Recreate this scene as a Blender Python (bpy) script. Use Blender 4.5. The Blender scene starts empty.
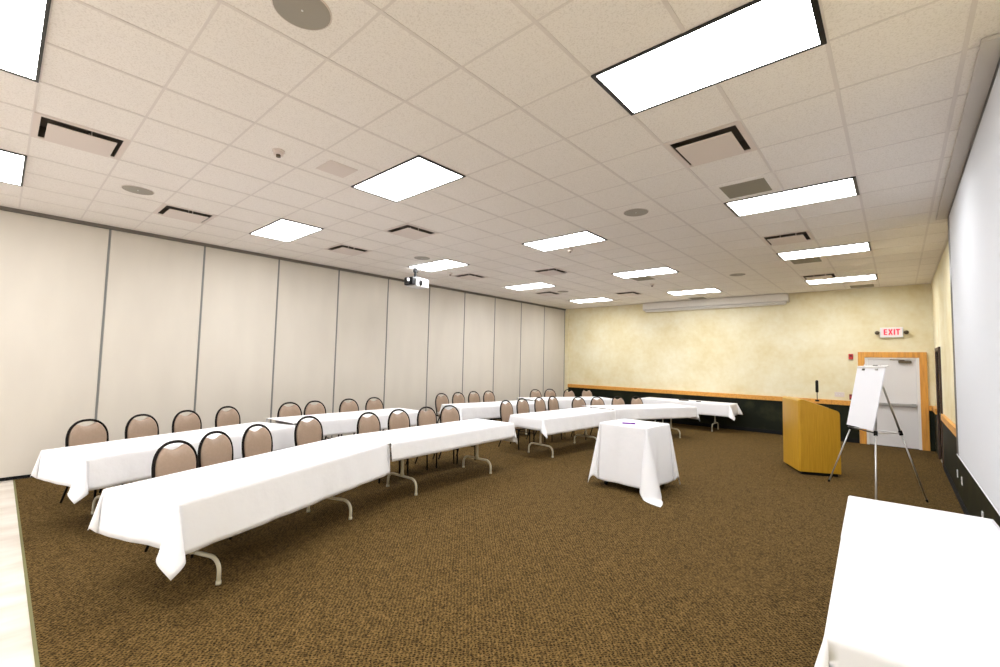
import bpy, bmesh, math, random
from mathutils import Vector, Matrix
C = bpy.context.scene.collection
random.seed(4)
R = math.radians
# ------------------------------------------------------------------ camera
S = 0.6096                         # ceiling module (2 ft)
GX, GY = 2.4319, -1.131            # camera position in ceiling-grid units
F_PX = 446.3
yaw, pitch, roll = -0.7275, 0.0613, 0.0225
HC = 1.745                         # camera height above the floor
ZC = HC + 1.918                    # ceiling height
fw = Vector((math.sin(yaw)*math.cos(pitch), math.cos(yaw)*math.cos(pitch), math.sin(pitch)))
r0 = Vector((math.cos(yaw), -math.sin(yaw), 0)); u0 = r0.cross(fw)
rt = r0*math.cos(roll) + u0*math.sin(roll); up = rt.cross(fw)
cam = bpy.data.cameras.new('camera'); camo = bpy.data.objects.new('camera', cam); C.objects.link(camo)
M = Matrix((rt, up, -fw)).transposed().to_4x4(); M.translation = (0, 0, HC)
camo.matrix_world = M
cam.sensor_width = 36; cam.lens = F_PX*36/1000; cam.clip_start = 0.05; cam.clip_end = 100
bpy.context.scene.camera = camo
# ------------------------------------------------------------------ world, exposure
w = bpy.data.worlds.new('world'); bpy.context.scene.world = w; w.use_nodes = True
w.node_tree.nodes['Background'].inputs[0].default_value = (0.9, 0.93, 1, 1)
w.node_tree.nodes['Background'].inputs[1].default_value = 1.2
vs = bpy.context.scene.view_settings
vs.view_transform = 'Standard'; vs.look = 'None'; vs.gamma = 1; vs.use_curve_mapping = False
vs.exposure = 0.66
LAMP = 16.0                        # radiance of the ceiling diffusers
# ------------------------------------------------------------------ materials
def mat(name, col, rough=0.6, metal=0, emit=None, spec=0.5, noise=None, bump=None, sheen=0):
    m = bpy.data.materials.new(name); m.use_nodes = True
    nt = m.node_tree; b = nt.nodes['Principled BSDF']
    b.inputs['Base Color'].default_value = (*col, 1); b.inputs['Roughness'].default_value = rough
    b.inputs['Metallic'].default_value = metal; b.inputs['Specular IOR Level'].default_value = spec
    if sheen: b.inputs['Sheen Weight'].default_value = sheen
    if emit:
        b.inputs['Emission Color'].default_value = (*emit[0], 1); b.inputs['Emission Strength'].default_value = emit[1]
    tc = nt.nodes.new('ShaderNodeTexCoord')
    if noise:      # (scale, second colour, detail, stretch, lo, hi)
        sc, c2, det, st, lo, hi = noise
        mp = nt.nodes.new('ShaderNodeMapping'); mp.inputs['Scale'].default_value = st
        nt.links.new(tc.outputs['Object'], mp.inputs[0])
        n = nt.nodes.new('ShaderNodeTexNoise'); n.inputs['Scale'].default_value = sc; n.inputs['Detail'].default_value = det
        nt.links.new(mp.outputs[0], n.inputs['Vector'])
        cr = nt.nodes.new('ShaderNodeValToRGB'); cr.color_ramp.elements[0].position = lo; cr.color_ramp.elements[1].position = hi
        cr.color_ramp.elements[0].color = (*col, 1); cr.color_ramp.elements[1].color = (*c2, 1)
        nt.links.new(n.outputs['Fac'], cr.inputs[0]); nt.links.new(cr.outputs[0], b.inputs['Base Color'])
    if bump:       # (scale, strength, distance)
        n = nt.nodes.new('ShaderNodeTexNoise'); n.inputs['Scale'].default_value = bump[0]; n.inputs['Detail'].default_value = 3
        nt.links.new(tc.outputs['Object'], n.inputs['Vector'])
        bp = nt.nodes.new('ShaderNodeBump'); bp.inputs['Strength'].default_value = bump[1]; bp.inputs['Distance'].default_value = bump[2]
        nt.links.new(n.outputs['Fac'], bp.inputs['Height']); nt.links.new(bp.outputs[0], b.inputs['Normal'])
    return m
m_ceil = mat('acoustic_tile', (.88, .83, .785), .95, noise=(105, (.77, .715, .665), 4, (1, 1, 1), .50, .66), bump=(90, .5, .004), spec=.1)
m_tbar = mat('ceiling_grid_paint', (.74, .68, .64), .6)
m_panel = mat('partition_vinyl', (.62, .57, .50), .75, noise=(3, (.655, .605, .53), 2, (1, 1, .3), .3, .7), bump=(500, .25, .001), spec=.2)
m_seam = mat('seam_grey', (.20, .20, .19), .5)
m_track = mat('track_bronze', (.16, .14, .115), .5)
m_black = mat('black_rubber', (.010, .010, .010), .85, spec=.2)
m_blackm = mat('black_plastic', (.01, .01, .011), .35)
m_cloth = mat('white_cloth', (.86, .855, .88), .85, bump=(7, .22, .03), spec=.15, sheen=.1)
m_leg = mat('folding_leg_enamel', (.62, .57, .44), .4)
m_ttop = mat('table_laminate', (.35, .28, .2), .5)
m_cush = mat('beige_vinyl', (.315, .225, .16), .38, noise=(40, (.345, .245, .178), 2, (1, 1, 1), .35, .65), bump=(120, .2, .002), spec=.45)
m_cframe = mat('dark_chair_steel', (.006, .004, .003), .6, 0, spec=.12)
m_pine = mat('pine_wood', (.74, .36, .065), .4, noise=(5, (.52, .22, .045), 4, (6, .5, 6), .42, .75), spec=.4)
m_pinev = mat('pine_wood_upright', (.72, .34, .06), .4, noise=(5, (.50, .21, .045), 4, (6, 6, .5), .42, .75), spec=.4)
m_maple = mat('maple_veneer', (.56, .31, .024), .38, noise=(4, (.47, .245, .016), 5, (14, 14, .7), .35, .7), spec=.45)
m_maplee = mat('maple_edge', (.62, .40, .13), .35)
m_paint = mat('white_paint', (.74, .72, .72), .45)
m_dframe = mat('white_frame_paint', (.80, .78, .76), .45)
m_steel = mat('brushed_steel', (.50, .50, .50), .3, .9)
m_brass = mat('dull_bronze', (.12, .09, .055), .4, .6)
m_paper = mat('flip_chart_paper', (.84, .84, .88), .8)
m_alu = mat('aluminium_tube', (.66, .65, .65), .35, .5)
m_ddoor = mat('dark_brown_wood', (.045, .022, .012), .45, noise=(6, (.07, .035, .018), 4, (8, 8, .6), .4, .7))
m_screen = mat('projection_fabric', (.66, .67, .70), .9, spec=.1)
m_case = mat('screen_case_grey', (.60, .56, .52), .5)
m_wcase = mat('screen_case_white', (.74, .70, .64), .5)
m_white = mat('white_plastic', (.8, .8, .8), .4)
m_ventw = mat('vent_white', (.72, .63, .58), .5)
m_ventd = mat('vent_dark', (.10, .08, .06), .8)
m_grille = mat('return_grille', (.27, .24, .18), .7, bump=(300, .6, .004))
m_spk = mat('speaker_grille', (.34, .31, .265), .7, bump=(400, .5, .003))
m_red = mat('red_plastic', (.55, .02, .02), .4)
m_reddk = mat('dark_red_plastic', (.20, .012, .012), .4)
m_purple = mat('purple_plastic', (.20, .03, .36), .35)
m_lens = mat('diffuser_acrylic', (.9, .9, .9), .4, emit=((.965, .98, 1), LAMP))
m_letter = mat('exit_letter_red', (.8, .02, .06), .5, emit=((1, .02, .06), .35))
m_exitf = mat('exit_face', (.8, .62, .60), .5, emit=((1, .62, .62), .18))
m_glow = mat('glass_lens', (.02, .02, .03), .08)
m_edge = mat('carpet_edge_strip', (.16, .15, .05), .6)

def carpet():
    m = mat('loop_carpet', (.1, .06, .03), .95, spec=.08)
    nt = m.node_tree; b = nt.nodes['Principled BSDF']; tc = nt.nodes.new('ShaderNodeTexCoord')
    def mapping(s, rz=0):
        mp = nt.nodes.new('ShaderNodeMapping'); mp.inputs['Scale'].default_value = s; mp.inputs['Rotation'].default_value = (0, 0, rz)
        nt.links.new(tc.outputs['Object'], mp.inputs[0]); return mp
    def mth(op, x, y=None, clamp=False):
        q = nt.nodes.new('ShaderNodeMath'); q.operation = op; q.use_clamp = clamp
        for k, t in enumerate((x, y)):
            if isinstance(t, (int, float)): q.inputs[k].default_value = t
            elif t is not None: nt.links.new(t, q.inputs[k])
        return q.outputs[0]
    n = nt.nodes.new('ShaderNodeTexNoise'); n.inputs['Scale'].default_value = 62; n.inputs['Detail'].default_value = 4; n.inputs['Roughness'].default_value = .7
    nt.links.new(tc.outputs['Object'], n.inputs['Vector'])
    big = nt.nodes.new('ShaderNodeTexNoise'); big.inputs['Scale'].default_value = 9; big.inputs['Detail'].default_value = 2
    nt.links.new(tc.outputs['Object'], big.inputs['Vector'])
    bands = []
    for rz, sc in ((R(38), 17.0), (R(-46), 13.0)):
        wv = nt.nodes.new('ShaderNodeTexWave'); wv.wave_type = 'BANDS'; wv.bands_direction = 'X'
        wv.inputs['Scale'].default_value = sc; wv.inputs['Distortion'].default_value = 5.5; wv.inputs['Detail'].default_value = 2; wv.inputs['Detail Scale'].default_value = 2.4
        nt.links.new(mapping((1, 1, 1), rz).outputs[0], wv.inputs['Vector']); bands.append(wv.outputs['Fac'])
    dots = mth('MULTIPLY', bands[0], bands[1])                       # looped dots in slanting rows
    f1 = mth('MULTIPLY_ADD', dots, -.40); nt_ = f1.node; nt_.inputs[2].default_value = .10
    f2 = mth('MULTIPLY_ADD', n.outputs['Fac'], 1.15); nt.links.new(f1, f2.node.inputs[2])
    f3 = mth('MULTIPLY_ADD', big.outputs['Fac'], .12); nt.links.new(f2, f3.node.inputs[2])
    class _s: outputs = [f3]
    s = _s
    cr = nt.nodes.new('ShaderNodeValToRGB'); e = cr.color_ramp.elements
    e[0].position = .41; e[0].color = (.012, .007, .003, 1); e[1].position = .90; e[1].color = (.21, .130, .044, 1)
    q = e.new(.62); q.color = (.082, .049, .014, 1)
    nt.links.new(s.outputs[0], cr.inputs[0]); nt.links.new(cr.outputs[0], b.inputs['Base Color'])
    bp = nt.nodes.new('ShaderNodeBump'); bp.inputs['Strength'].default_value = .8; bp.inputs['Distance'].default_value = .006
    nt.links.new(s.outputs[0], bp.inputs['Height']); nt.links.new(bp.outputs[0], b.inputs['Normal'])
    return m
m_carpet = carpet()

def plaster():
    m = mat('sponged_yellow_plaster', (.7, .6, .35), .8, spec=.2)
    nt = m.node_tree; b = nt.nodes['Principled BSDF']; tc = nt.nodes.new('ShaderNodeTexCoord')
    n1 = nt.nodes.new('ShaderNodeTexNoise'); n1.inputs['Scale'].default_value = 1.1; n1.inputs['Detail'].default_value = 5; n1.inputs['Roughness'].default_value = .62
    n2 = nt.nodes.new('ShaderNodeTexNoise'); n2.inputs['Scale'].default_value = 9; n2.inputs['Detail'].default_value = 4
    for n in (n1, n2): nt.links.new(tc.outputs['Object'], n.inputs['Vector'])
    a = nt.nodes.new('ShaderNodeMath'); a.operation = 'MULTIPLY_ADD'; a.inputs[1].default_value = .35
    nt.links.new(n2.outputs['Fac'], a.inputs[0]); nt.links.new(n1.outputs['Fac'], a.inputs[2])
    cr = nt.nodes.new('ShaderNodeValToRGB'); e = cr.color_ramp.elements
    e[0].position = .42; e[0].color = (.71, .60, .33, 1); e[1].position = .92; e[1].color = (.84, .79, .61, 1)
    nt.links.new(a.outputs[0], cr.inputs[0]); nt.links.new(cr.outputs[0], b.inputs['Base Color'])
    return m
m_yellow = plaster()
m_wains = mat('dark_painted_wainscot', (.008, .010, .005), .55, noise=(2.2, (.035, .038, .014), 5, (1, 1, 1), .50, .8), spec=.15)
m_tile = mat('pale_floor_tile', (.62, .54, .46), .35, noise=(3, (.78, .73, .66), 4, (1.6, .5, 1), .35, .65))
m_plain = mat('back_wall_paint', (.72, .64, .5), .8)

# ------------------------------------------------------------------ helpers
def bm_new(): return bmesh.new()
def box(bm, c, s, rz=0, mi=0, bev=0):
    r = bmesh.ops.create_cube(bm, size=1)
    vs_ = r['verts']
    bmesh.ops.scale(bm, vec=s, verts=vs_)
    if bev:
        ed = list({e for v in vs_ for e in v.link_edges})
        rb = bmesh.ops.bevel(bm, geom=ed, offset=bev, segments=2, affect='EDGES', profile=.5)
        vs_ = list({v for f in rb['faces'] for v in f.verts} | {v for v in vs_ if v.is_valid})
        seen = set(vs_); st = list(vs_)
        while st:
            v = st.pop()
            for e in v.link_edges:
                o = e.other_vert(v)
                if o not in seen: seen.add(o); st.append(o)
        vs_ = list(seen)
    if rz: bmesh.ops.rotate(bm, cent=(0, 0, 0), matrix=Matrix.Rotation(rz, 3, 'Z'), verts=vs_)
    bmesh.ops.translate(bm, vec=c, verts=vs_)
    return vs_
def bx(bm, x0, x1, y0, y1, z0, z1, bev=0):
    return box(bm, ((x0+x1)/2, (y0+y1)/2, (z0+z1)/2), (abs(x1-x0), abs(y1-y0), abs(z1-z0)), bev=bev)
def tube(bm, pts, rad, seg=8, closed=False, cap=True):
    pts = [Vector(p) for p in pts]; n = len(pts); rings = []
    rads = rad if isinstance(rad, (list, tuple)) else [rad]*n
    prev = None
    for i, p in enumerate(pts):
        if closed: t = (pts[(i+1) % n]-pts[i-1]).normalized()
        elif i == 0: t = (pts[1]-p).normalized()
        elif i == n-1: t = (p-pts[-2]).normalized()
        else: t = ((pts[i+1]-p).normalized()+(p-pts[i-1]).normalized()).normalized()
        if prev is None:
            a = Vector((0, 0, 1)) if abs(t.z) < .9 else Vector((1, 0, 0))
            nrm = (a-t*a.dot(t)).normalized()
        else: nrm = (prev-t*prev.dot(t)).normalized()
        prev = nrm; bi = t.cross(nrm)
        rings.append([bm.verts.new(p+(nrm*math.cos(2*math.pi*k/seg)+bi*math.sin(2*math.pi*k/seg))*rads[i]) for k in range(seg)])
    m = n if closed else n-1
    for i in range(m):
        a, b = rings[i], rings[(i+1) % n]
        for k in range(seg): bm.faces.new((a[k], a[(k+1) % seg], b[(k+1) % seg], b[k]))
    if cap and not closed:
        bm.faces.new(rings[0][::-1]); bm.faces.new(rings[-1])
def cyl(bm, p, q, r, seg=16): tube(bm, [p, q], r, seg)
def prism(bm, poly, z0, z1):
    a = [bm.verts.new((x, y, z0)) for x, y in poly]; b = [bm.verts.new((x, y, z1)) for x, y in poly]
    n = len(poly)
    bm.faces.new(a[::-1]); bm.faces.new(b)
    for i in range(n): bm.faces.new((a[i], a[(i+1) % n], b[(i+1) % n], b[i]))
def obj(name, bm, m, parent=None, smooth=False):
    bmesh.ops.recalc_face_normals(bm, faces=bm.faces[:])
    me = bpy.data.meshes.new(name); bm.to_mesh(me); bm.free()
    me.materials.append(m)
    if smooth:
        for p in me.polygons: p.use_smooth = True
    o = bpy.data.objects.new(name, me); C.objects.link(o)
    if parent: o.parent = parent
    return o
def tag(o, label, cat, group=None):
    o['label'] = label; o['category'] = cat
    if group: o['group'] = group
    return o
def thing(name, label, cat, loc=(0, 0, 0), rz=0, group=None):
    o = bpy.data.objects.new(name, None); C.objects.link(o); o.empty_display_size = .1
    o.location = loc; o.rotation_euler = (0, 0, rz)
    return tag(o, label, cat, group)
def struct(name, bm, m, smooth=False):
    o = obj(name, bm, m, None, smooth); o['kind'] = 'structure'; return o
def dup(root, loc, rz, label, group=None):
    r = root.copy(); C.objects.link(r); r.location = loc; r.rotation_euler = (0, 0, rz); r['label'] = label
    if group: r['group'] = group
    for ch in list(root.children):
        c = ch.copy(); C.objects.link(c); c.parent = r
        for g in ch.children:
            d = g.copy(); C.objects.link(d); d.parent = c
    return r
def autosm(o, ang=35):
    for p in o.data.polygons: p.use_smooth = True
    md = o.modifiers.new('edge', 'EDGE_SPLIT'); md.split_angle = R(ang)

# ------------------------------------------------------------------ room
XL, XR, YF, YB = -8.908, 0.60, 13.57, -4.9
bm = bm_new(); bx(bm, XL-.4, XR+.2, YB-.1, YF+.2, -.12, 0); struct('floor', bm, m_tile)
bm = bm_new(); bx(bm, XL+.01, XR-.01, .262, YF-.005, 0.0005, .008); struct('floor_carpet', bm, m_carpet)
bm = bm_new(); bx(bm, XL+.01, XR-.01, .245, .262, 0.0005, .010, ); struct('trim_1', bm, m_edge)
# far wall (with the doorway left open)
DX0, DX1, DZ = -.57, .365, 2.02
bm = bm_new()
bx(bm, XL-.3, DX0, YF, YF+.15, 0, ZC+.2); bx(bm, DX1, XR+.2, YF, YF+.15, 0, ZC+.2); bx(bm, DX0, DX1, YF, YF+.15, DZ, ZC+.2)
struct('wall_far', bm, m_yellow)
bm = bm_new(); bx(bm, XL, XL+.14, YF-.06, YF, 0, ZC); struct('wall_far_pilaster', bm, m_yellow)
bm = bm_new(); bx(bm, XL+.14, -.70, YF-.02, YF-.0005, 0.008, .87); bx(bm, .495, XR-.021, YF-.02, YF-.0005, 0.008, .87); struct('wall_far_wainscot', bm, m_wains)
bm = bm_new(); bx(bm, XL+.12, -.70, YF-.055, YF-.0005, .872, .985, .006); bx(bm, .495, XR-.06, YF-.055, YF-.0005, .872, .985, .006); struct('trim_2', bm, m_pine)
# right wall with side door opening
SY0, SY1, SZ = 11.55, 12.45, 2.12
bm = bm_new()
bx(bm, XR, XR+.15, YB, SY0, 0, ZC+.2); bx(bm, XR, XR+.15, SY1, YF, 0, ZC+.2); bx(bm, XR, XR+.15, SY0, SY1, SZ, ZC+.2)
struct('wall_right', bm, m_yellow)
bm = bm_new(); bx(bm, XR-.02, XR-.0005, 1.0, 11.25, 0.008, .87); bx(bm, XR-.02, XR-.0005, SY1+.07, YF-.021, 0.008, .87); struct('wall_right_wainscot', bm, m_wains)
bm = bm_new(); bx(bm, XR-.045, XR-.0005, 7.62, 11.2, .872, .985, .006); bx(bm, XR-.055, XR-.0005, SY1+.07, YF-.06, .872, .985, .006); struct('trim_3', bm, m_pine)
bm = bm_new(); bx(bm, XR-.032, XR-.021, 1.0, 11.25, 0.008, .10); struct('baseboard_right', bm, m_black)
bm = bm_new(); bx(bm, XL+.14, -.70, YF-.032, YF-.021, 0.008, .10); struct('baseboard_far', bm, m_black)
WX = [(-8.5, -5.9), (-5.6, -3.0), (-2.7, -.1)]; WZ0, WZ1 = .75, 3.3     # unseen windows behind the camera, added to help light the ceiling
bm = bm_new(); bx(bm, XL-.3, XR+.2, YB-.15, YB, 0, WZ0); bx(bm, XL-.3, XR+.2, YB-.15, YB, WZ1, ZC+.2)
e_ = [XL-.3]+[q for p in WX for q in p]+[XR+.2]
for k in range(0, len(e_), 2): bx(bm, e_[k], e_[k+1], YB-.15, YB, WZ0, WZ1)
struct('wall_back', bm, m_plain)
for n_, (a_, b_) in enumerate(WX):
    bm = bm_new(); bx(bm, a_, b_, YB-.12, YB-.06, WZ0, WZ0+.06); bx(bm, a_, b_, YB-.12, YB-.06, WZ1-.06, WZ1)
    for q in (a_, (a_+b_)/2-.03, b_-.06): bx(bm, q, q+.06, YB-.12, YB-.06, WZ0+.06, WZ1-.06)
    struct(f'added_window_{n_+1}', bm, m_dframe)
bm = bm_new(); bx(bm, XL-.4, XL-.06, YB, YF, 0, ZC+.2); struct('wall_left_backing', bm, m_plain)
# folding partition on the left
wl = bpy.data.objects.new('wall_left', None); C.objects.link(wl); wl['kind'] = 'structure'
PY0, PW = 1.032, 1.2461
for k in range(-5, 10):
    y0 = PY0+k*PW; bm = bm_new(); bx(bm, XL-.055, XL, y0+.014, min(y0+PW, 13.49)-.014, .05, ZC-.055, .004)
    obj('panel', bm, m_panel, wl)
for k in range(-4, 11):
    y0 = PY0+k*PW; bm = bm_new(); bx(bm, XL-.05, XL+.004, y0-.0125, y0+.0125, .05, ZC-.055); obj('seam_strip', bm, m_seam, wl)
bm = bm_new(); bx(bm, XL-.06, XL+.03, YB, 13.51, ZC-.052, ZC-.004); obj('top_track', bm, m_track, wl)
bm = bm_new(); bx(bm, XL-.05, XL-.006, YB, 13.5, .009, .048); obj('floor_seal', bm, m_black, wl)
# ------------------------------------------------------------------ ceiling
def cx_(i): return (i-GX)*S
def cy_(j): return (j-GY)*S
FIX = []
for (i, nm) in ((0, 'right'), (-5, 'middle'), (-10, 'left')):
    for j in (-7, -2, 3, 8, 13, 18): FIX.append((i, j, nm))  # first j: unseen lights behind the camera, added for light from behind
VENT = [(0, 5), (0, 11), (0, 17), (-7, 5), (-7, 11), (-7, 17), (-10, 5), (-10, 10), (-10, 15), (-7, -1), (-10, 1)]
RET = [(0, 7), (0, 14), (1, 20), (-5, 14), (-5, 20)]
hole = set(VENT)
JM = (YF-0)/S+GY
bm = bm_new(); vc = {}
def gv(x, y):
    k = (round(x, 4), round(y, 4))
    if k not in vc: vc[k] = bm.verts.new((x, y, ZC))
    return vc[k]
xs = [XL-.05]+[cx_(i) for i in range(-12, 4)]+[XR]; ys = [cy_(j) for j in range(-7, 22)]+[YF]
ys = [YB]+[y for y in ys if y > YB+.01]
for a in range(len(xs)-1):
    for b_ in range(len(ys)-1):
        i = round((xs[a])/S+GX, 3); j = round(ys[b_]/S+GY, 3)
        if (i, j) in hole: continue
        bm.faces.new((gv(xs[a], ys[b_]), gv(xs[a], ys[b_+1]), gv(xs[a+1], ys[b_+1]), gv(xs[a+1], ys[b_])))
ceil = struct('ceiling', bm, m_ceil)
bm = bm_new(); bx(bm, XL-.4, XR+.2, YB-.1, YF+.2, ZC+.3, ZC+.4); struct('ceiling_slab', bm, m_plain)
fixset = {(i+a, j) for i, j, _ in FIX for a in (0, 1)}
bm = bm_new()
for i in range(-12, 4):        # long runners
    seg = []; x = cx_(i)
    y0 = YB
    blocked = [(cy_(j), cy_(j+1)) for (fi, j, _) in FIX if fi+1 == i]
    for (a, b2) in sorted(blocked)+[(YF, YF)]:
        if a > y0: bx(bm, x-.012, x+.012, y0, a, ZC-.0035, ZC+.0)
        y0 = max(y0, b2)
for j in range(-7, 22):
    y = cy_(j)
    if y < YB: continue
    bx(bm, XL, XR, y-.008, y+.008, ZC-.0025, ZC)
bx(bm, XL+.03, XL+.055, YB, YF, ZC-.004, ZC); bx(bm, XL, XR, YF-.025, YF, ZC-.004, ZC); bx(bm, XR-.025, XR, 8.0, YF, ZC-.004, ZC)
struct('ceiling_grid', bm, m_tbar)
ordn = ['nearest', 'second', 'third', 'fourth', 'fifth']
def make_light():
    t = thing('ceiling_light', '', 'light')
    L, W, e = 2*S, S, .019
    bm = bm_new()
    for (x0, x1, y0, y1) in ((0, L, 0, e), (0, L, W-e, W), (0, e*1.6, e, W-e), (L-e*1.6, L, e, W-e)): bx(bm, x0, x1, y0, y1, -.0015, .010)
    bx(bm, 0, L, 0, W, .0105, .05)
    obj('frame', bm, m_blackm, t)
    bm = bm_new(); bx(bm, e*1.6, L-e*1.6, e, W-e, .002, .010); obj('diffuser', bm, m_lens, t)
    return t
names = {'right': 'right-hand row over the lectern side', 'middle': 'middle row of the ceiling', 'left': 'left row beside the folding partition'}
first = None
for (i, j, nm) in FIX:
    z = ZC-.0125; k = (j+7)//5
    if k == 0: lab = f'added unseen white panel ceiling light behind the camera, {names[nm]}'
    elif k == 1: lab = {'right': 'white panel ceiling light just above the camera, right-hand row', 'middle': 'large white panel light cut off at the top left of the photo', 'left': 'white panel light cut off by the left edge, just above the partition'}[nm]
    else: lab = f'white panel ceiling light, {["", "", "nearest whole", "second", "third", "farthest"][k]} one in the {names[nm]}'
    if first is None:
        first = make_light(); o = first; o.location = (cx_(i), cy_(j), z); o['label'] = lab; o['group'] = 'panel lights in the suspended ceiling'
    else: dup(first, (cx_(i), cy_(j), z), 0, lab)
def make_vent():
    t = thing('ceiling_vent', '', 'air vent')
    bm = bm_new(); a, b2 = S/2, .262
    for (x0, x1, y0, y1) in ((-a, a, -a, -b2), (-a, a, b2, a), (-a, -b2, -b2, b2), (b2, a, -b2, b2)): bx(bm, x0, x1, y0, y1, -.004, .004)
    obj('rim', bm, m_ventw, t)
    bm = bm_new()
    for (x0, x1, y0, y1) in ((-b2-.02, b2+.02, -b2-.02, -b2), (-b2-.02, b2+.02, b2, b2+.02), (-b2-.02, -b2, -b2, b2), (b2, b2+.02, -b2, b2)): bx(bm, x0, x1, y0, y1, .006, .12)
    bx(bm, -b2, b2, -b2, b2, .10, .12)
    obj('housing', bm, m_ventd, t)
    bm = bm_new(); bx(bm, -.222, .222, -.222, .222, -.034, -.026, .003)
    for sx in (-1, 1): cyl(bm, (sx*.10, .06, -.027), (sx*.10, .06, .10), .006, 6)
    obj('plate', bm, m_ventw, t)
    return t
vl = {(0, 5): 'nearest in the right-hand row, beyond the largest ceiling light', (0, 11): 'right-hand row, between the second and third lights', (0, 17): 'right-hand row, just before the farthest light',
 (-7, 5): 'left of centre, between the middle light and the projector', (-7, 11): 'far middle of the ceiling, right of the projector', (-7, 17): 'farthest one, above the left part of the yellow wall',
 (-10, 5): 'beside the partition, just short of the projector', (-10, 10): 'beside the partition, just beyond the projector', (-10, 15): 'farthest one beside the partition',
 (-7, -1): 'nearest of all, at the upper left of the photo', (-10, 1): 'close to the partition between the two left panel lights'}
fv = None
for (i, j) in VENT:
    lab = 'square white ceiling vent, '+vl[(i, j)]; loc = (cx_(i+.5), cy_(j+.5), ZC-.004)
    if fv is None: fv = make_vent(); fv.location = loc; fv['label'] = lab; fv['group'] = 'square supply vents in the ceiling'
    else: dup(fv, loc, 0, lab)
def make_ret():
    t = thing('return_grille', '', 'air vent')
    bm = bm_new(); a, b2 = S/2-.006, .213
    for (x0, x1, y0, y1) in ((-a, a, -a, -b2), (-a, a, b2, a), (-a, -b2, -b2, b2), (b2, a, -b2, b2)): bx(bm, x0, x1, y0, y1, -.005, 0)
    obj('rim', bm, m_ceil, t)
    bm = bm_new(); bx(bm, -b2, b2, -b2, b2, -.003, 0)
    obj('grille', bm, m_grille, t)
    return t
rl = {(0, 7): 'nearest one, touching the second light of the right-hand row', (0, 14): 'right-hand row, just beyond the third light', (1, 20): 'right-hand row, between the farthest light and the yellow wall', (-5, 14): 'middle row, just beyond the third light', (-5, 20): 'middle row, in front of the wall screen case'}
fr = None
for (i, j) in RET:
    lab = 'olive-grey return grille, '+rl[(i, j)]; loc = (cx_(i+.5), cy_(j+.5), ZC-.001)
    if fr is None: fr = make_ret(); fr.location = loc; fr['label'] = lab; fr['group'] = 'return air grilles in the ceiling'
    else: dup(fr, loc, 0, lab)
def disc(bm, r, z0, z1, seg=32, c=(0, 0)):
    prism(bm, [(c[0]+r*math.cos(2*math.pi*k/seg), c[1]+r*math.sin(2*math.pi*k/seg)) for k in range(seg)], z0, z1)
def make_spk():
    t = thing('ceiling_speaker', '', 'speaker')
    bm = bm_new(); tube(bm, [(.150*math.cos(2*math.pi*k/32), .150*math.sin(2*math.pi*k/32), 0) for k in range(32)], .006, 6, closed=True); obj('rim', bm, m_ventw, t, True)
    bm = bm_new(); disc(bm, .147, -.006, 0); obj('grille', bm, m_spk, t)
    bm = bm_new(); disc(bm, .006, -.009, -.006, 10); obj('screw', bm, m_white, t)
    return t
fs = None
for (i, j, l) in ((-1.53, .52, 'large in the view, cut by the top edge of the photo'), (-8.48, .49, 'between the nearest vent and the partition'), (-1.55, 7.5, 'middle of the ceiling, left of the return grille'),
                  (-8.56, 7.48, 'just in front of the projector light'), (-8.6, 15.4, 'far left, near the end of the partition'), (-1.6, 15.6, 'far right, above the case of the wall screen'), (-5, 15.8, '')):
    if not l: continue
    lab = 'round grey ceiling speaker, '+l; loc = (cx_(i), cy_(j), ZC-.001)
    if fs is None: fs = make_spk(); fs.location = loc; fs['label'] = lab; fs['group'] = 'round speakers in the ceiling'
    else: dup(fs, loc, 0, lab)
def make_det():
    t = thing('sprinkler_head', '', 'sprinkler')
    bm = bm_new(); disc(bm, .055, -.012, 0, 24); disc(bm, .042, -.04, -.012, 24); obj('base', bm, m_ventw, t)
    bm = bm_new(); disc(bm, .02, -.062, -.04, 16); obj('nozzle', bm, m_brass, t)
    return t
fd = None
for (i, j, l) in ((-4.59, 1.55, 'small white ceiling sprinkler head left of the nearest middle light'), (-4.29, 9.26, 'small white ceiling sprinkler head beyond the second middle light'),
                  (-4.69, 15.78, 'small white ceiling sprinkler head beyond the third middle light'), (-9.6, 9.6, 'small ceiling sprinkler head just right of the projector')):
    loc = (cx_(i), cy_(j), ZC-.0005)
    if fd is None: fd = make_det(); fd.location = loc; fd['label'] = l; fd['group'] = 'sprinkler heads in the ceiling'
    else: dup(fd, loc, 0, l)
bm = bm_new(); bx(bm, -.15, .15, -.15, .15, -.008, 0, .003); bx(bm, -.125, .125, -.125, .125, -.011, -.0075)
o = obj('access_plate', bm, m_ventw); o.location = (cx_(-4.5), cy_(2.46), ZC-.0005); tag(o, 'small square beige access plate in the ceiling left of the nearest middle light', 'ceiling plate')

# ------------------------------------------------------------------ projector
t = thing('projector', 'white projector hung from the ceiling on a black bracket before the partition', 'projector', (cx_(-9.9), cy_(8.25), ZC), R(10))
t.scale = (.95, .95, 1.28)
bm = bm_new(); disc(bm, .05, -.015, -.005, 20); cyl(bm, (0, 0, -.015), (0, 0, -.10), .024, 10); box(bm, (.01, 0, -.06), (.08, .07, .05)); cyl(bm, (.0, 0, -.10), (.03, 0, -.16), .028, 10); box(bm, (0, 0, -.165), (.16, .16, .012)); obj('bracket', bm, m_black, t)
bm = bm_new(); box(bm, (0.0, .10, -.25), (.30, .40, .14), bev=.012); b = obj('body', bm, m_white, t); autosm(b)
bm = bm_new(); tube(bm, [(.14, .02, -.26), (.175, .02, -.26), (.18, .02, -.26)], [.05, .047, .038], 20); obj('lens_barrel', bm, m_black, b, True)
bm = bm_new(); box(bm, (0, -.15, -.245), (.26, .10, .13), bev=.02); box(bm, (0, -.23, -.25), (.12, .07, .09), bev=.015); obj('rear_cover', bm, m_blackm, t)
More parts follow.
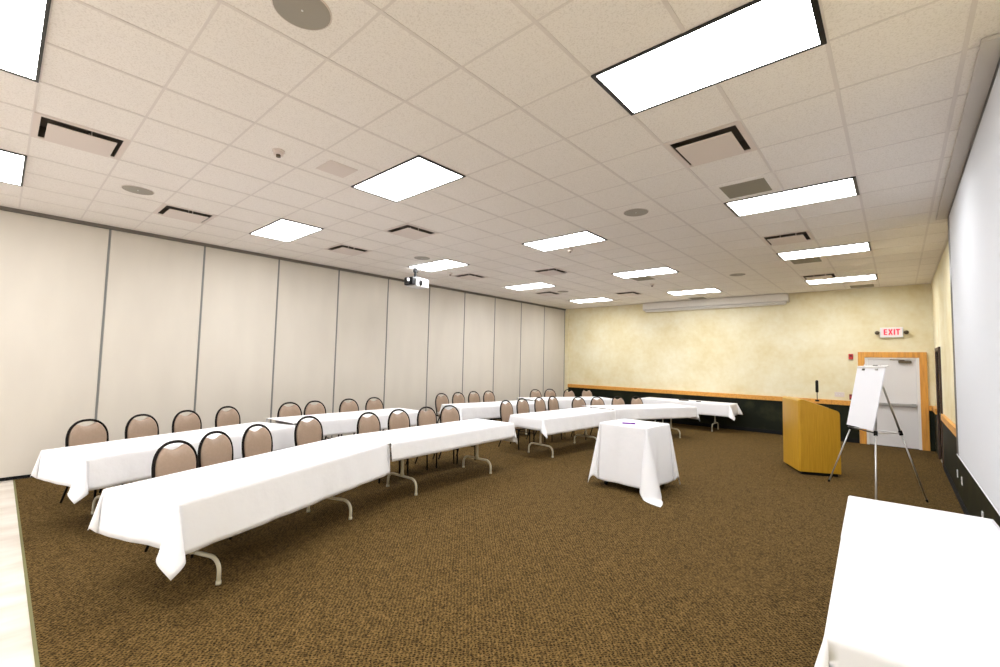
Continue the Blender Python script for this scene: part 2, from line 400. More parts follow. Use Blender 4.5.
bm = bm_new(); cyl(bm, (.05, -.27, -.235), (.075, -.275, -.235), .028, 14); obj('knob', bm, m_white, t)
bm = bm_new(); box(bm, (.152, .17, -.25), (.006, .14, .07)); obj('vent_panel', bm, m_paint, b)

# ------------------------------------------------------------------ far wall fittings
t = thing('projection_screen', 'long white case of a rolled-up projection screen on the yellow wall', 'screen case', (-4.0, YF, 3.50))
bm = bm_new(); prism(bm, [(-1.93, -.17), (1.93, -.17), (1.93, -.001), (-1.93, -.001)], -.04, .15); a = obj('case', bm, m_wcase, t)
bm = bm_new(); box(bm, (0, -.10, -.075), (3.80, .12, .06), bev=.02); obj('lower_case', bm, m_case, t)
bm = bm_new(); tube(bm, [(-1.88, -.10, -.115), (1.88, -.10, -.115)], .018, 10); obj('bottom_bar', bm, m_wcase, t)
for sx in (-1.94, 1.94):
    bm = bm_new(); box(bm, (sx, -.085, .03), (.02, .16, .20), bev=.004); obj('end_cap', bm, m_wcase, t)

t = thing('exit_sign', 'lit EXIT sign with two emergency lamp heads above the white door', 'sign', (-.08, YF, 2.592))
bm = bm_new(); box(bm, (0, -.035, 0), (.40, .068, .23), bev=.008); obj('housing', bm, m_white, t)
bm = bm_new(); box(bm, (0, -.0705, .01), (.34, .003, .17)); obj('face', bm, m_exitf, t)
bm = bm_new(); yb = -.0735
def bar(x0, x1, z0, z1): bx(bm, x0, x1, yb-.002, yb+.002, z0, z1)
st = .024; z0, z1 = -.055, .075
bar(-.135, -.135+st, z0, z1)
for zz in (z0, (z0+z1)/2-st/2, z1-st): bar(-.135+st, -.075, zz, zz+st)
for sgn in (-1, 1):
    c0 = Vector((-.018, yb, (z0+z1)/2)); r = bmesh.ops.create_cube(bm, size=1)['verts']
    bmesh.ops.scale(bm, vec=(st, .004+.0006*sgn, .143), verts=r); bmesh.ops.rotate(bm, cent=(0, 0, 0), matrix=Matrix.Rotation(R(24*sgn), 3, 'Y'), verts=r); bmesh.ops.translate(bm, vec=c0, verts=r)
bar(.037, .037+st, z0, z1)
bar(.075, .145, z1-st, z1); bar(.11-st/2, .11+st/2, z0, z1-st)
obj('letters', bm, m_letter, t)
for sx, mm in ((-1, m_brass), (1, m_brass)):
    bm = bm_new(); tube(bm, [(sx*.21, -.03, 0), (sx*.235, -.05, 0), (sx*.25, -.09, -.005), (sx*.255, -.11, -.008)], [.012, .035, .045, .04], 14); obj('lamp_head', bm, mm, t, True)

t = thing('fire_alarm', 'small red fire alarm strobe on the yellow wall left of the door', 'alarm', (-.825, YF, 2.035))
bm = bm_new(); box(bm, (0, -.02, 0), (.085, .04, .13), bev=.006); obj('body', bm, m_red, t)
bm = bm_new(); box(bm, (0, -.045, .02), (.05, .012, .045), bev=.004); obj('strobe', bm, m_reddk, t)
t = thing('fire_pull_station', 'dark red fire pull station just above the wooden ledge', 'alarm', (-.825, YF, 1.075))
bm = bm_new(); box(bm, (0, -.02, 0), (.095, .04, .13), bev=.006); obj('body', bm, m_reddk, t)
bm = bm_new(); box(bm, (0, -.046, -.005), (.07, .014, .03), bev=.004); obj('pull_handle', bm, m_red, t)
t = thing('light_switch', 'pale switch plate above the ledge between lectern and flip chart', 'switch', (-1.06, YF, 1.12))
bm = bm_new(); box(bm, (0, -.005, 0), (.19, .01, .115), bev=.002); obj('plate', bm, m_ventw, t)
for k in (-1, 0, 1):
    bm = bm_new(); box(bm, (k*.05, -.014, 0), (.014, .012, .03)); obj('toggle', bm, m_paint, t)

# door 1 in far wall
d = bpy.data.objects.new('door_1', None); C.objects.link(d); d['kind'] = 'structure'; d.location = (0, YF, 0)
bm = bm_new(); tw = .125
bx(bm, DX0-tw, DX0, -.045, 0.0, 0.008, DZ+tw, .004); bx(bm, DX1, DX1+tw, -.045, 0.0, 0.008, DZ+tw, .004); bx(bm, DX0, DX1, -.045, 0.0, DZ, DZ+tw, .004)
obj('wood_casing', bm, m_pinev, d)
bm = bm_new(); fw_ = .05
bx(bm, DX0, DX0+fw_, -.03, .10, 0.008, DZ); bx(bm, DX1-fw_, DX1, -.03, .10, 0.008, DZ); bx(bm, DX0+fw_, DX1-fw_, -.03, .10, DZ-.035, DZ)
obj('metal_frame', bm, m_dframe, d)
bm = bm_new(); bx(bm, DX0+fw_+.003, DX1-fw_-.003, 0.0, .045, .016, DZ-.038); obj('door_leaf', bm, m_paint, d)
bm = bm_new(); bx(bm, DX0+fw_+.05, DX1-fw_-.03, -.06, -.02, .93, .99, .006); bx(bm, DX1-fw_-.10, DX1-fw_-.02, -.065, -.001, .92, 1.0, .006); bx(bm, DX0+fw_+.03, DX0+fw_+.08, -.065, -.001, .92, 1.0, .006); obj('push_bar', bm, m_steel, d)
bm = bm_new(); bx(bm, .02, .24, -.06, -.001, DZ-.125, DZ-.065, .01); tube(bm, [(.12, -.05, DZ-.06), (-.02, -.16, DZ-.05), (-.12, -.03, DZ-.045)], .009, 6); obj('door_closer', bm, m_brass, d)
bm = bm_new(); bx(bm, DX0, DX1, .0, .15, .0, .012); obj('threshold', bm, m_black, d)
bm = bm_new(); bx(bm, DX0, DX1, .11, .14, 0, DZ); obj('backing', bm, m_paint, d)
# door 2 in right wall
d = bpy.data.objects.new('door_2', None); C.objects.link(d); d['kind'] = 'structure'
bm = bm_new(); bx(bm, XR-.03, XR+.12, SY0-.068, SY0, 0.008, SZ+.068, .004); bx(bm, XR-.03, XR+.12, SY1, SY1+.068, .008, SZ+.068, .004); bx(bm, XR-.03, XR+.12, SY0, SY1, SZ, SZ+.068, .004)
obj('wood_casing', bm, m_ddoor, d)
bm = bm_new(); bx(bm, XR+.03, XR+.07, SY0+.003, SY1-.003, .015, SZ-.003); dl = obj('door_leaf', bm, m_ddoor, d)
bm = bm_new(); cyl(bm, (XR+.03, SY0+.07, .95), (XR-.01, SY0+.07, .95), .011, 10); tube(bm, [(XR-.02, SY0+.07, .95), (XR-.022, SY0+.18, .95)], .010, 8); obj('door_handle', bm, m_steel, dl)

# ------------------------------------------------------------------ big screen on the right wall
t = thing('projection_screen', 'big white pull-down projection screen filling the right-hand wall', 'projection screen', (.505, 5.6, 0))
y0, y1 = -1.78, 1.84
bm = bm_new(); bx(bm, 0, .0015, y0, y1, .762, ZC-.07); obj('fabric', bm, m_screen, t)
bm = bm_new(); bx(bm, -.001, .0025, y1, y1+.20, .762, ZC-.03); bx(bm, -.001, .0025, y0-.06, y0, .762, ZC-.03); bx(bm, -.001, .0025, y0, y1, ZC-.07, ZC-.03); obj('black_border', bm, m_blackm, t)
bm = bm_new(); tube(bm, [(.001, y0-.06, .7615), (.001, y1+.20, .7615)], .006, 8); obj('bottom_bar', bm, m_screen, t)
bm = bm_new(); bx(bm, -.10, .012, y0-.17, y1+.30, ZC-.030, ZC-.006, .003); obj('case', bm, m_case, t)
for k, (yy, zz) in enumerate(((8.75, .36), (8.2, .36), (6.35, .36))):
    t = thing('wall_outlet', f'white outlet plate on the dark wainscot under the big screen, {["farthest", "middle", "nearest"][k]} of three', 'outlet', (XR-.02, yy, zz), 0, 'outlets under the big screen')
    bm = bm_new(); box(bm, (-.004, 0, 0), (.008, .065, .10), bev=.002); obj('plate', bm, m_white, t)
    for s_ in (-.022, .022):
        bm = bm_new(); box(bm, (-.009, 0, s_), (.003, .03, .028)); obj('socket', bm, m_paint, t)

# ------------------------------------------------------------------ folding tables
TH = .738
def make_table(name, label, loc, rz, L=2.40, W=.74, group='folding tables'):
    t = thing(name, label, 'table', loc, rz, group)
    bm = bm_new(); bx(bm, -W/2, W/2, -L/2, L/2, TH-.03, TH, .008); bx(bm, -W/2+.04, W/2-.04, -L/2+.04, L/2-.04, TH-.055, TH-.031); obj('tabletop', bm, m_ttop, t)
    for s in (-1, 1):
        yy = s*(L/2-.42)
        bm = bm_new(); pts = []; hw, h = W/2-.085, .20
        pts.append((-hw, yy, .008)); pts.append((-hw, yy, h-.10))
        for k in range(1, 7):
            a = math.pi/2*k/6; pts.append((-hw+.10*(1-math.cos(a)), yy, h-.10+.10*math.sin(a)))
        for k in range(0, 6):
            a = math.pi/2*(1-k/6); pts.append((hw-.10*(1-math.cos(a)), yy, h-.10+.10*math.sin(a)))
        pts += [(hw, yy, h-.10), (hw, yy, .008)]
        tube(bm, pts, .0155, 10)
        # centre post flaring onto the cross bar
        tube(bm, [(0, yy, h-.005), (0, yy, h+.05), (0, yy, h+.14), (0, yy, TH-.05)], [.034, .022, .0165, .0165], 10)
        tube(bm, [(-.25, yy, TH-.06), (.25, yy, TH-.06)], .012, 8)
        lg = obj('leg', bm, m_leg, t, True)
        bm = bm_new(); tube(bm, [(0, yy, h+.22), (0, yy-s*.42, TH-.06)], .008, 8); obj('brace', bm, m_leg, lg, True)
        for sx in (-1, 1):
            bm = bm_new(); cyl(bm, (sx*hw, yy, .008), (sx*hw, yy, .034), .019, 12); obj('foot_cap', bm, m_leg, lg, True)
    return t
def cloth_mesh(L, W, z, dn, df, dl, dr, seed=0, flat_n=0, flat_r=1, flat_f=0, tilt=26, flare=3, step=.035, amp=.016, floor=None, corner={}, kexp=1):
    """rectangular cloth on a table; dn/df drop at the near (-y) / far (+y) ends, dl/dr at the left (-x) / right (+x) sides"""
    rnd = random.Random(seed); r = .012
    def axis(lo, hi, d0, d1):
        out = []
        if d0 > 0:
            n = max(3, int(d0/step)); out += [lo-d0*(1-k/n) for k in range(n)]
            out += [lo-.012, lo-.004]
        n = max(2, int((hi-lo)/step)); out += [lo+(hi-lo)*k/n for k in range(n+1)]
        if d1 > 0:
            out += [hi+.004, hi+.012]
            n = max(3, int(d1/step)); out += [hi+d1*(k+1)/n for k in range(n)]
        return sorted(set(round(v, 5) for v in out))
    x0, x1 = -W/2, W/2; y0, y1 = -L/2-flat_n, L/2+flat_f
    us = axis(x0, x1, dl, dr); vs2 = axis(y0, y1, 0 if flat_n else dn, 0 if flat_f else df)
    ph = [rnd.uniform(0, 6.28) for _ in range(8)]
    def edge(s):
        q = r*math.pi/2
        if s < q: a = s/r; return r*math.sin(a), r*(1-math.cos(a)), 0
        return r, r, s-q
    bm = bm_new(); grid = []
    for v in vs2:
        row = []
        for u in us:
            ax = (x0-u) if u < x0 else (u-x1) if u > x1 else 0; sx = -1 if u < x0 else 1
            ay = (y0-v) if v < y0 else (v-y1) if v > y1 else 0; sy = -1 if v < y0 else 1
            bx_ = min(max(u, x0), x1); by_ = min(max(v, y0), y1)
            if ax == 0 and ay == 0:
                p = [u, v, z+.0012*math.sin(u*9+ph[0])*math.sin(v*5+ph[1])]
            else:
                if ax > 0 and ay > 0:
                    s = math.hypot(ax, ay); phi = math.atan2(ay, ax); k = max(0, math.sin(2*phi))**kexp
                    key = (sx, sy)
                    tl, csc = corner.get(key, (tilt, 1))
                    s *= 1-(1-csc)*max(0, math.sin(2*phi))**1.6
                    th = R(flare)+R(tl)*k
                    e = .5-.5*math.cos(2*phi); az = math.pi/2*(phi/(math.pi/2)*.5+e*.5)+.5*(phi-math.pi/4)*k
                    nx, ny = sx*math.cos(az), sy*math.sin(az)
                    rip = 0
                else:
                    s = ax+ay; th = R(flare)
                    nx, ny = (sx, 0) if ax > 0 else (0, sy)
                    t_ = v if ax > 0 else u; en = (min(v-y0, y1-v) if ax > 0 else min(u-x0, x1-u))
                    fade = min(1, max(0, en/.15))
                    if flat_n and v < -L/2-.005: s *= .05
                    rip = amp*fade*(1+.6*math.sin(t_*11+ph[2])+.4*math.sin(t_*23+ph[3])+.5*math.sin(t_*5+ph[4]))*.6
                o, dn_, rest = edge(s)
                rip *= min(1, rest/.35)**1.3
                out = o+rest*math.sin(th)+rip; dz = dn_+rest*math.cos(th)
                if floor is not None and z-dz < floor:
                    ex = floor-(z-dz); dz = z-floor-.004*math.sin(ex*30)*0; out += ex*.85
                p = [bx_+nx*out, by_+ny*out, z-dz]
            if flat_n and v < -L/2:
                fr = min(1, max(0, (u-x0)/W)); p[1] = -L/2-(-L/2-p[1])*(1+(flat_r-1)*fr)
            row.append(bm.verts.new(p))
        grid.append(row)
    for a in range(len(grid)-1):
        for b2 in range(len(us)-1):
            bm.faces.new((grid[a][b2], grid[a][b2+1], grid[a+1][b2+1], grid[a+1][b2]))
    return bm
def make_cloth(label, loc, rz, group='white cloths on the long tables', zt=None, **kw):
    z = zt if zt else TH+.005
    o = obj('tablecloth', cloth_mesh(z=z, **kw), m_cloth, None, True)
    o.location = loc; o.rotation_euler = (0, 0, rz)
    md = o.modifiers.new('thickness', 'SOLIDIFY'); md.thickness = .0025; md.offset = 1
    return tag(o, label, 'tablecloth', group)
def along(c, a, s): return (c[0]-math.sin(a)*s, c[1]+math.cos(a)*s, 0)
TB = [ # name, centre, angle, near-end overlay?, shift
 ('F1', (-4.445, 1.86), 21.5, 0, 'front row, nearest the camera'),
 ('F2', (-4.97, 4.38), 3.3, 1, 'front row, second from the camera'),
 ('F3', (-4.994, 7.66), -2.5, 0, 'front row, third from the camera'),
 ('F4', (-4.50, 10.36), -25, 1, 'front row, farthest, angled towards the lectern'),
 ('B1', (-6.48, 1.64), 18.9, 0, 'back row by the partition, nearest the camera'),
 ('B2', (-7.18, 4.28), .8, 1, 'back row by the partition, second from the camera'),
 ('B3', (-7.07, 7.84), -10.5, 0, 'back row by the partition, third from the camera'),
 ('B4', (-6.90, 10.72), -25, 1, 'back row by the partition, farthest'),
]
FN = dict(F2=(.24, .25), B2=(.15, .6), F4=(.32, .35), B4=(.22, .6))
SH = dict(F2=-.02, B2=.01, F4=-.03, B4=.0)
DR = dict(F1=.36, F2=.225, F3=.29, F4=.26, B1=.31, B2=.25, B3=.28, B4=.26)
for k, (n, c, deg, ov, l) in enumerate(TB):
    a = R(deg)
    if ov:
        cc = along(c, a, .02); L = 2.40
        make_table('folding_table', f'folding table with cream legs, {l}', cc, a, L=2.34)
        make_cloth(f'white tablecloth, {l}', along(c, a, SH[n]), a, L=L+.03, W=.77, dn=0, df=.31, dl=.26, dr=DR[n], flat_n=FN[n][0], flat_r=FN[n][1], seed=k, zt=TH+.0085, corner={(1, 1): (9, .92), (-1, 1): (8, .8)})
    else:
        cc = along(c, a, .01); L = 2.455
        make_table('folding_table', f'folding table with cream legs, {l}', along(c, a, -.04), a, L=2.36)
        make_cloth(f'white tablecloth, {l}', cc, a, L=L, W=.77, dn=dict(F1=.31, F3=.21, B1=.28, B3=.24)[n], df=.05, dl=.26, dr=DR[n], seed=k, corner={(-1, -1): (11, .72), (1, 1): (4, 1), (-1, 1): (4, 1)})
# table along the far wall
make_table('folding_table', 'folding table under white cloth, pushed along the yellow wall', (-4.47, 12.95, 0), R(-89), L=2.36)
make_cloth('white tablecloth on the long table along the yellow wall', (-4.47, 12.95, 0), R(-89), L=2.42, W=.77, dn=.3, df=.3, dl=.15, dr=.31, seed=31)
# foreground table
make_table('folding_table', 'folding table under white cloth in the foreground at the lower right', (.122, 3.35, 0), R(2.0), L=2.36, W=.70)
make_cloth('white tablecloth in the foreground at the lower right corner', (.122, 3.35, 0), R(2.0), L=2.40, W=.765, dn=.38, df=.30, dl=.34, dr=.0, seed=12, amp=.008, corner={(-1, 1): (8, .85), (-1, -1): (15, 1)})

# ------------------------------------------------------------------ small cart table
SC = (-2.866, 6.2); SA = R(-2.8); CH = .885
t = thing('utility_cart', 'small square black cart hidden under a floor-length white cloth', 'cart', (*SC, 0), SA)
bm = bm_new(); bx(bm, -.33, .33, -.33, .33, CH-.03, CH, .006); obj('top_shelf', bm, m_blackm, t)
bm = bm_new(); bx(bm, -.33, .33, -.33, .33, .075, .125, .006); obj('bottom_shelf', bm, m_blackm, t)
for sx in (-1, 1):
    for sy in (-1, 1):
        bm = bm_new(); bx(bm, sx*.31-.018, sx*.31+.018, sy*.31-.018, sy*.31+.018, .125, CH-.031); lg = obj('leg', bm, m_blackm, t)
        bm = bm_new(); cyl(bm, (sx*.29-.012, sy*.29, .041), (sx*.29+.012, sy*.29, .041), .032, 16); bx(bm, sx*.29-.015, sx*.29+.015, sy*.29-.01, sy*.29+.01, .06, .076); obj('caster', bm, m_black, t)
make_cloth('floor-length white cloth on the small square table, trailing one corner', (*SC, 0), SA, group=None, zt=CH+.004, L=.69, W=.70, dn=.80, df=.80, dl=.80, dr=.80, seed=5, tilt=5, flare=4, amp=.03, floor=.014, step=.03, kexp=.6, corner={(1, -1): (13, 1), (-1, -1): (7, .78), (1, 1): (6, .78), (-1, 1): (5, .78)})
t = thing('marker_pen', 'purple marker pen lying on the small square table', 'pen', (-2.86, 6.0, CH+.0195), R(25))
bm = bm_new(); tube(bm, [(-.09, 0, 0), (.03, 0, 0)], .011, 12); obj('barrel', bm, m_purple, t, True)
bm = bm_new(); tube(bm, [(.031, 0, 0), (.08, 0, 0), (.088, 0, 0)], [.012, .012, .009], 12); obj('cap', bm, m_purple, t, True)

# ------------------------------------------------------------------ items on the far table
t = thing('glasses_case', 'small black clip-on microphone case on the far wall table', 'case', (-4.52, 12.92, TH+.0095), R(15))
bm = bm_new(); box(bm, (0, 0, .018), (.26, .11, .034), bev=.012); obj('base', bm, m_blackm, t)
bm = bm_new(); tube(bm, [(-.10, .0, .055), (-.05, .0, .065), (.04, 0, .055)], [.012, .016, .010], 10); obj('microphone', bm, m_black, t, True)
bm = bm_new(); box(bm, (0, 0, .012), (.12, .06, .022), bev=.006); o = obj('small_box', bm, m_blackm); o.location = (-4.08, 12.8, TH+.0095); tag(o, 'tiny dark box on the far wall table, right of the microphone case', 'box')

# ------------------------------------------------------------------ chairs
def make_chair():
    t = thing('banquet_chair', '', 'chair')
    # seat: rounded trapezoid cushion
    bm = bm_new(); n = 40
    def outline(sc, z):
        o = []
        for k in range(n):
            a = 2*math.pi*k/n; c, s = math.cos(a), math.sin(a)
            x = .215*sc*math.copysign(abs(c)**.55, c); y = (.225+.02*(x/.215))*sc*math.copysign(abs(s)**.55, s)
            o.append((x, y, z))
        return [bm.verts.new(p) for p in o]
    rings = [outline(.97, .405), outline(1.0, .415), outline(1.0, .445), outline(.96, .466), outline(.80, .478), outline(.4, .484)]
    for a, b2 in zip(rings, rings[1:]):
        for k in range(n): bm.faces.new((a[k], a[(k+1) % n], b2[(k+1) % n], b2[k]))
    bm.faces.new(rings[0][::-1]); bm.faces.new(rings[-1])
    obj('seat', bm, m_cush, t, True)
    # back plane: local (y lateral, h up the back) -> 3d with a lean
    zb, zt = .47, .918; lean = math.tan(R(7))
    def P(y, h, off=0): # h in metres above .47
        z = zb+h; x = -.225-h*lean+off+ .10*y*y/.05*.2
        return (x, y, z)
    H = zt-zb; hw = .217
    # hoop frame outline (oval-topped)
    def hoop(a):  # a 0..pi from right to left over the top
        c, s = math.cos(a), math.sin(a)
        return (hw*math.copysign(abs(c)**.86, c), H-.225+.225*s**.92)
    pts = []
    low = [(.185, -.06), (.195, .02), (.208, .10), (.217, .17)]
    for y, h in low: pts.append(P(y, h))
    for k in range(0, 25): y, h = hoop(math.pi*k/24); pts.append(P(y, h))
    for y, h in reversed(low): pts.append(P(-y, h))
    bm = bm_new(); tube(bm, pts, .0138, 8); obj('back_frame', bm, m_cframe, t, True)
    # cushion: same outline inset, with the dipped top (handle opening above)
    bm = bm_new(); out = []
    inset = .012
    L_ = [(.170, .03), (.186, .08), (.198, .15)]
    for y, h in L_: out.append((y, h))
    for k in range(0, 25):
        y, h = hoop(math.pi*k/24); y *= (hw-inset)/hw; h = (H-.225)+(h-(H-.225))*(.225-inset)/.225
        if abs(y) < .105:     # the dip
            h = min(h, H-.033-.038*math.cos(y/.105*math.pi/2)**1.0)
        out.append((y, h))
    for y, h in reversed(L_): out.append((-y, h))
    cy, ch_ = 0, .24
    def ring(sc, off):
        return [bm.verts.new(P(y*sc, ch_+(h-ch_)*sc, off)) for y, h in out]
    rs = [ring(.97, -.016), ring(1.0, -.008), ring(1.0, .008), ring(.97, .020), ring(.86, .032), ring(.5, .038)]
    m_ = len(out)
    for a, b2 in zip(rs, rs[1:]):
        for k in range(m_): bm.faces.new((a[k], a[(k+1) % m_], b2[(k+1) % m_], b2[k]))
    bm.faces.new(rs[0][::-1]); bm.faces.new(rs[-1])
    obj('backrest', bm, m_cush, t, True)
    # handle plate behind the dip corner
    # seat rails
    bm = bm_new(); tube(bm, [(.20, -.19, .395), (.20, .19, .395)], .011, 8)
    for s in (-1, 1): tube(bm, [(.20, s*.19, .395), (-.235, s*.185, .41)], .011, 8)
    tube(bm, [(-.235, -.185, .41), (-.235, .185, .41)], .011, 8)
    obj('seat_frame', bm, m_cframe, t, True)
    for s in (-1, 1):
        bm = bm_new(); tube(bm, [(.20, s*.195, .40), (.205, s*.20, .30), (.215, s*.205, .01)], [.0135, .0125, .0115], 8); obj('leg', bm, m_cframe, t, True)
        bm = bm_new(); tube(bm, [(-.10, s*.197, .40), (-.15, s*.20, .30), (-.27, s*.205, .01)], [.0135, .0125, .0115], 8); obj('leg', bm, m_cframe, t, True)
    for s in (-1, 1):
        bm = bm_new(); tube(bm, [(.208, s*.202, .24), (-.172, s*.202, .245)], .007, 6); obj('stretcher', bm, m_cframe, t, True)
    return t
CH_ = dict(
F1=[(-5.03, 1.15, 29.5), (-5.39, 1.58, 32), (-5.64, 2.08, 27.5), (-5.99, 2.86, 15)],
F2=[(-5.91, 3.73, 11.5), (-5.98, 4.32, 6), (-6.02, 4.92, 5.5), (-5.98, 5.41, -1.5)],
F3=[(-6.07, 7.05, 5.5), (-6.19, 7.74, 2.5), (-6.14, 8.30, 4), (-6.14, 8.83, 2.5)],
F4=[(-5.68, 9.23, -15), (-5.43, 9.67, -17.5), (-5.21, 10.31, -18.5), (-4.93, 10.74, -17.5)],
B1=[(-7.26, .77, 29.5), (-7.46, 1.32, 31.5), (-7.64, 1.86, 28), (-7.89, 2.46, 26)],
B2=[(-8.0, 3.47, 8.5), (-8.03, 3.94, 8.5), (-8.08, 4.65, 7), (-8.11, 5.24, 5.5)],
B3=[(-8.23, 7.18, 4), (-8.27, 7.76, 2.5), (-8.33, 8.37, 3), (-8.26, 8.87, 0)],
B4=[(-7.97, 10.57, -12), (-7.86, 11.15, -16), (-7.45, 11.56, -18), (-7.27, 12.29, -20)])
where = {'F1': 'nearest table of the front row', 'F2': 'second table of the front row', 'F3': 'third table of the front row', 'F4': 'farthest table of the front row',
         'B1': 'nearest table of the row by the partition', 'B2': 'second table of the row by the partition', 'B3': 'third table of the row by the partition', 'B4': 'farthest table of the row by the partition'}
fc = None
for key, lst in CH_.items():
    for n, (x, y, deg) in enumerate(lst):
        a = R(deg); off = .258
        loc = (x+math.cos(a)*off, y+math.sin(a)*off, 0.008)
        lab = f'beige oval-backed chair, {["leftmost", "second from left", "third from left", "rightmost"][n]} at the {where[key]}'
        g = 'banquet chairs behind the '+('front' if key[0] == 'F' else 'back')+' row of tables'
        if fc is None: fc = make_chair(); fc.location = loc; fc.rotation_euler = (0, 0, a); fc['label'] = lab; fc['group'] = g
        else: dup(fc, loc, a, lab, g)

# ------------------------------------------------------------------ lectern
ang = R(26)
t = thing('lectern', 'honey maple lectern with slanted top and black plinth', 'lectern', (-1.235, 8.80, 0), ang)
# local x: along the side facing the camera, local y: away (front face runs along +y at x=0)
D_, W_ = .585, .80
def lect_shell():
    bm = bm_new()
    prof = [(0, .06), (0, 1.20), (.02, 1.222), (.06, 1.225), (D_-.035, 1.06), (D_-.008, 1.035), (D_, 1.0), (D_, .06)]
    n = len(prof)
    # rounded front vertical corners: y outline insets by x near 0
    ys = [0.0, .02, .05, W_-.05, W_-.02, W_]
    ins = [.022, .007, 0, 0, .007, .022]
    rings = []
    for y, i_ in zip(ys, ins): rings.append([bm.verts.new((max(x, i_) if x < .06 else x, y, z)) for x, z in prof])
    for a, b2 in zip(rings, rings[1:]):
        for k in range(n): bm.faces.new((a[k], a[(k+1) % n], b2[(k+1) % n], b2[k]))
    bm.faces.new(rings[0]); bm.faces.new(rings[-1][::-1])
    return bm
o = obj('body', lect_shell(), m_maple, t); autosm(o, 20)
bm = bm_new(); bx(bm, .05, D_-.03, .04, W_-.04, .008, .06); obj('plinth', bm, m_black, t)
bm = bm_new()
tp = box(bm, (.27, W_/2, 1.158), (.38, W_-.10, .012)); bmesh.ops.rotate(bm, cent=(.27, W_/2, 1.158), matrix=Matrix.Rotation(R(19.4), 3, 'Y'), verts=tp); bmesh.ops.translate(bm, vec=(0, 0, .0), verts=tp)
obj('reading_surface', bm, m_maplee, t)
t2 = thing('microphone', 'black gooseneck microphone standing up from the lectern top', 'microphone', (-1.02, 9.2, 1.205), ang)
bm = bm_new(); disc(bm, .03, -.02, .008, 16); obj('base', bm, m_black, t2)
bm = bm_new(); tube(bm, [(0, 0, 0), (0, 0, .12), (0, 0, .20)], .006, 8); obj('gooseneck', bm, m_black, t2)
bm = bm_new(); tube(bm, [(0, 0, .13), (0, 0, .14), (0, 0, .32), (0, 0, .335)], [.014, .022, .022, .012], 12); obj('windscreen', bm, m_black, t2, True)

# ------------------------------------------------------------------ flip-chart easel
A = Vector((-.23, 8.12, 1.775)); FL = Vector((-.83, 8.61, .008)); FC = Vector((-.24, 7.40, .008)); FR = Vector((.255, 8.28, .008))
t = thing('easel', 'aluminium tripod easel beside the lectern', 'easel', (-.27, 8.1, 0))
base = Vector((-.27, 8.1, 0))
joints = []
for nm, Fp, tj, mm in (('left', FL, .50, m_alu), ('centre', FC, .495, m_alu), ('right', FR, .50, m_steel)):
    top = A+(Fp-A)*.02; J = A+(Fp-A)*tj; joints.append(J)
    bm = bm_new(); tube(bm, [top-base, J-base], .0125, 8); tube(bm, [J-base, Fp-base], .0095, 8); lg = obj('leg', bm, mm, t, True)
    bm = bm_new(); dd = (Fp-A).normalized(); tube(bm, [J-base-dd*.03, J-base+dd*.03], .022, 10); obj('joint', bm, m_black, lg)
    bm = bm_new(); tube(bm, [Fp-base, Fp-base-dd*.035], .013, 8); obj('foot', bm, m_black, lg)
bm = bm_new(); JL, JC, JR = joints
for p, q in ((JL, JC), (JC, JR), (JL, JR)): tube(bm, [p-base, q-base], .006, 6)
obj('spreader', bm, m_alu, t)
bm = bm_new(); tube(bm, [A-base+Vector((0, 0, -.06)), A-base+Vector((0, 0, .03))], .028, 12); obj('hub', bm, m_black, t)
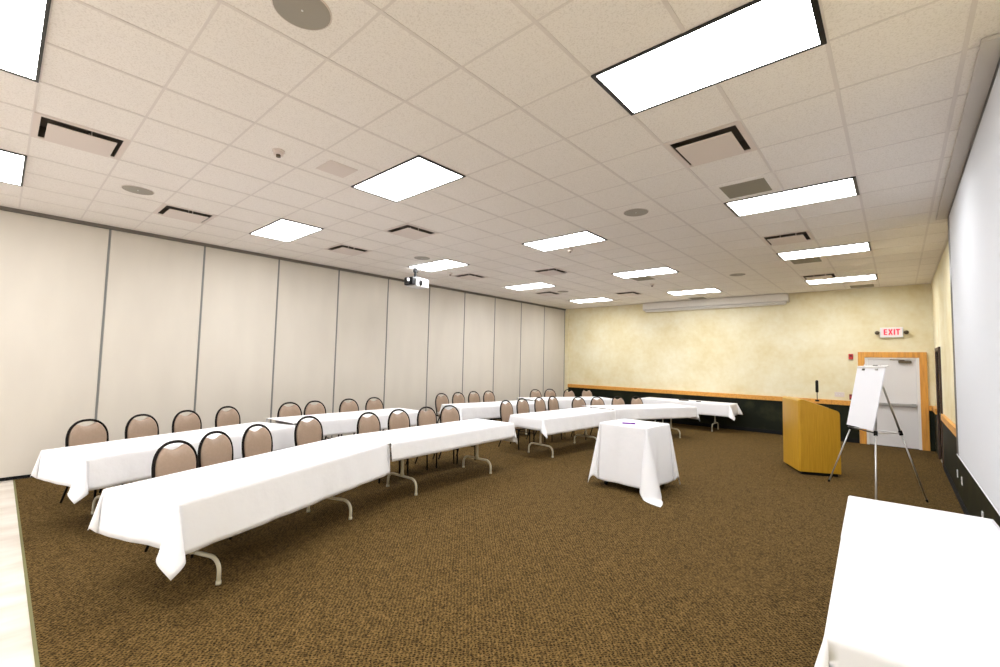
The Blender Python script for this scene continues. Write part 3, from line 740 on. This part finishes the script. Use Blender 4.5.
# pad in the plane of the left and centre legs
lat = (JC-JL).normalized(); bot = (JL+JC)/2+Vector((0, 0, .01)); top = A+Vector((-.035, -.017, -.005))+lat*.065; upv = (top-bot); Hh = upv.length; upn = upv.normalized(); nn = lat.cross(upn).normalized()
if nn.x > 0: nn = -nn
bot = bot+nn*.03; 
def PP(a, b2, c): return bot+lat*a+upn*b2+nn*c
def slab(bm, a0, a1, b0, b1, c0, c1, org):
    v = [bm.verts.new(PP(a, b2, c)-org) for c in (c0, c1) for b2 in (b0, b1) for a in (a0, a1)]
    for f in ((0, 1, 3, 2), (4, 6, 7, 5), (0, 4, 5, 1), (2, 3, 7, 6), (0, 2, 6, 4), (1, 5, 7, 3)): bm.faces.new([v[k] for k in f])
hp = .36
pt = thing('flip_chart_pad', 'large blank white flip chart pad hanging on the easel', 'paper pad', tuple(bot))
bm = bm_new(); slab(bm, -hp, hp, 0.02, Hh-.02, .004, .016, bot); obj('sheets', bm, m_paper, pt)
bm = bm_new(); slab(bm, -hp, hp, Hh-.02, Hh+.0, .002, .020, bot); obj('binding', bm, m_alu, pt)
for s in (-.17, .17):
    bm = bm_new(); slab(bm, s-.03, s+.03, Hh-.05, Hh-.025, .016, .024, bot); obj('clip', bm, m_blackm if s < 0 else m_steel, pt)
bm = bm_new()
v0 = PP(-hp-.03, Hh+.01, -.005)-base; v1 = PP(hp+.03, Hh+.01, -.005)-base; tube(bm, [v0, v1], .009, 8); obj('clamp_bar', bm, m_alu, t)
for s in (-.21, .0, .21):
    bm = bm_new(); tube(bm, [PP(s, Hh+.01, 0)-base, PP(s, Hh+.045, 0)-base], .006, 6); obj('hook', bm, m_alu, t)
bm = bm_new(); tube(bm, [PP(-hp+.02, -.005, .0)-base, PP(hp-.02, -.005, .0)-base], .009, 6); obj('pad_ledge', bm, m_blackm, t)

# ------------------------------------------------------------------ cables between the rows
bm = bm_new(); pts = []
for k in range(30):
    u = k/29; pts.append((-6.35-.35*u+.05*math.sin(u*11), 3.2+1.3*u, .016))
tube(bm, pts, .007, 6); o = obj('extension_cord', bm, m_black, None, True); tag(o, 'black power cord on the carpet between the two rows of tables', 'cord')
t = thing('power_strip', 'black power strip on the carpet between the rows of tables', 'power strip', (-6.74, 4.72, .009), R(10))
bm = bm_new(); box(bm, (0, 0, .02), (.05, .36, .038), bev=.006); obj('body', bm, m_blackm, t)
for k in range(5):
    bm = bm_new(); box(bm, (0, -.13+.06*k, .0405), (.026, .03, .003)); obj('socket', bm, m_paint, t)
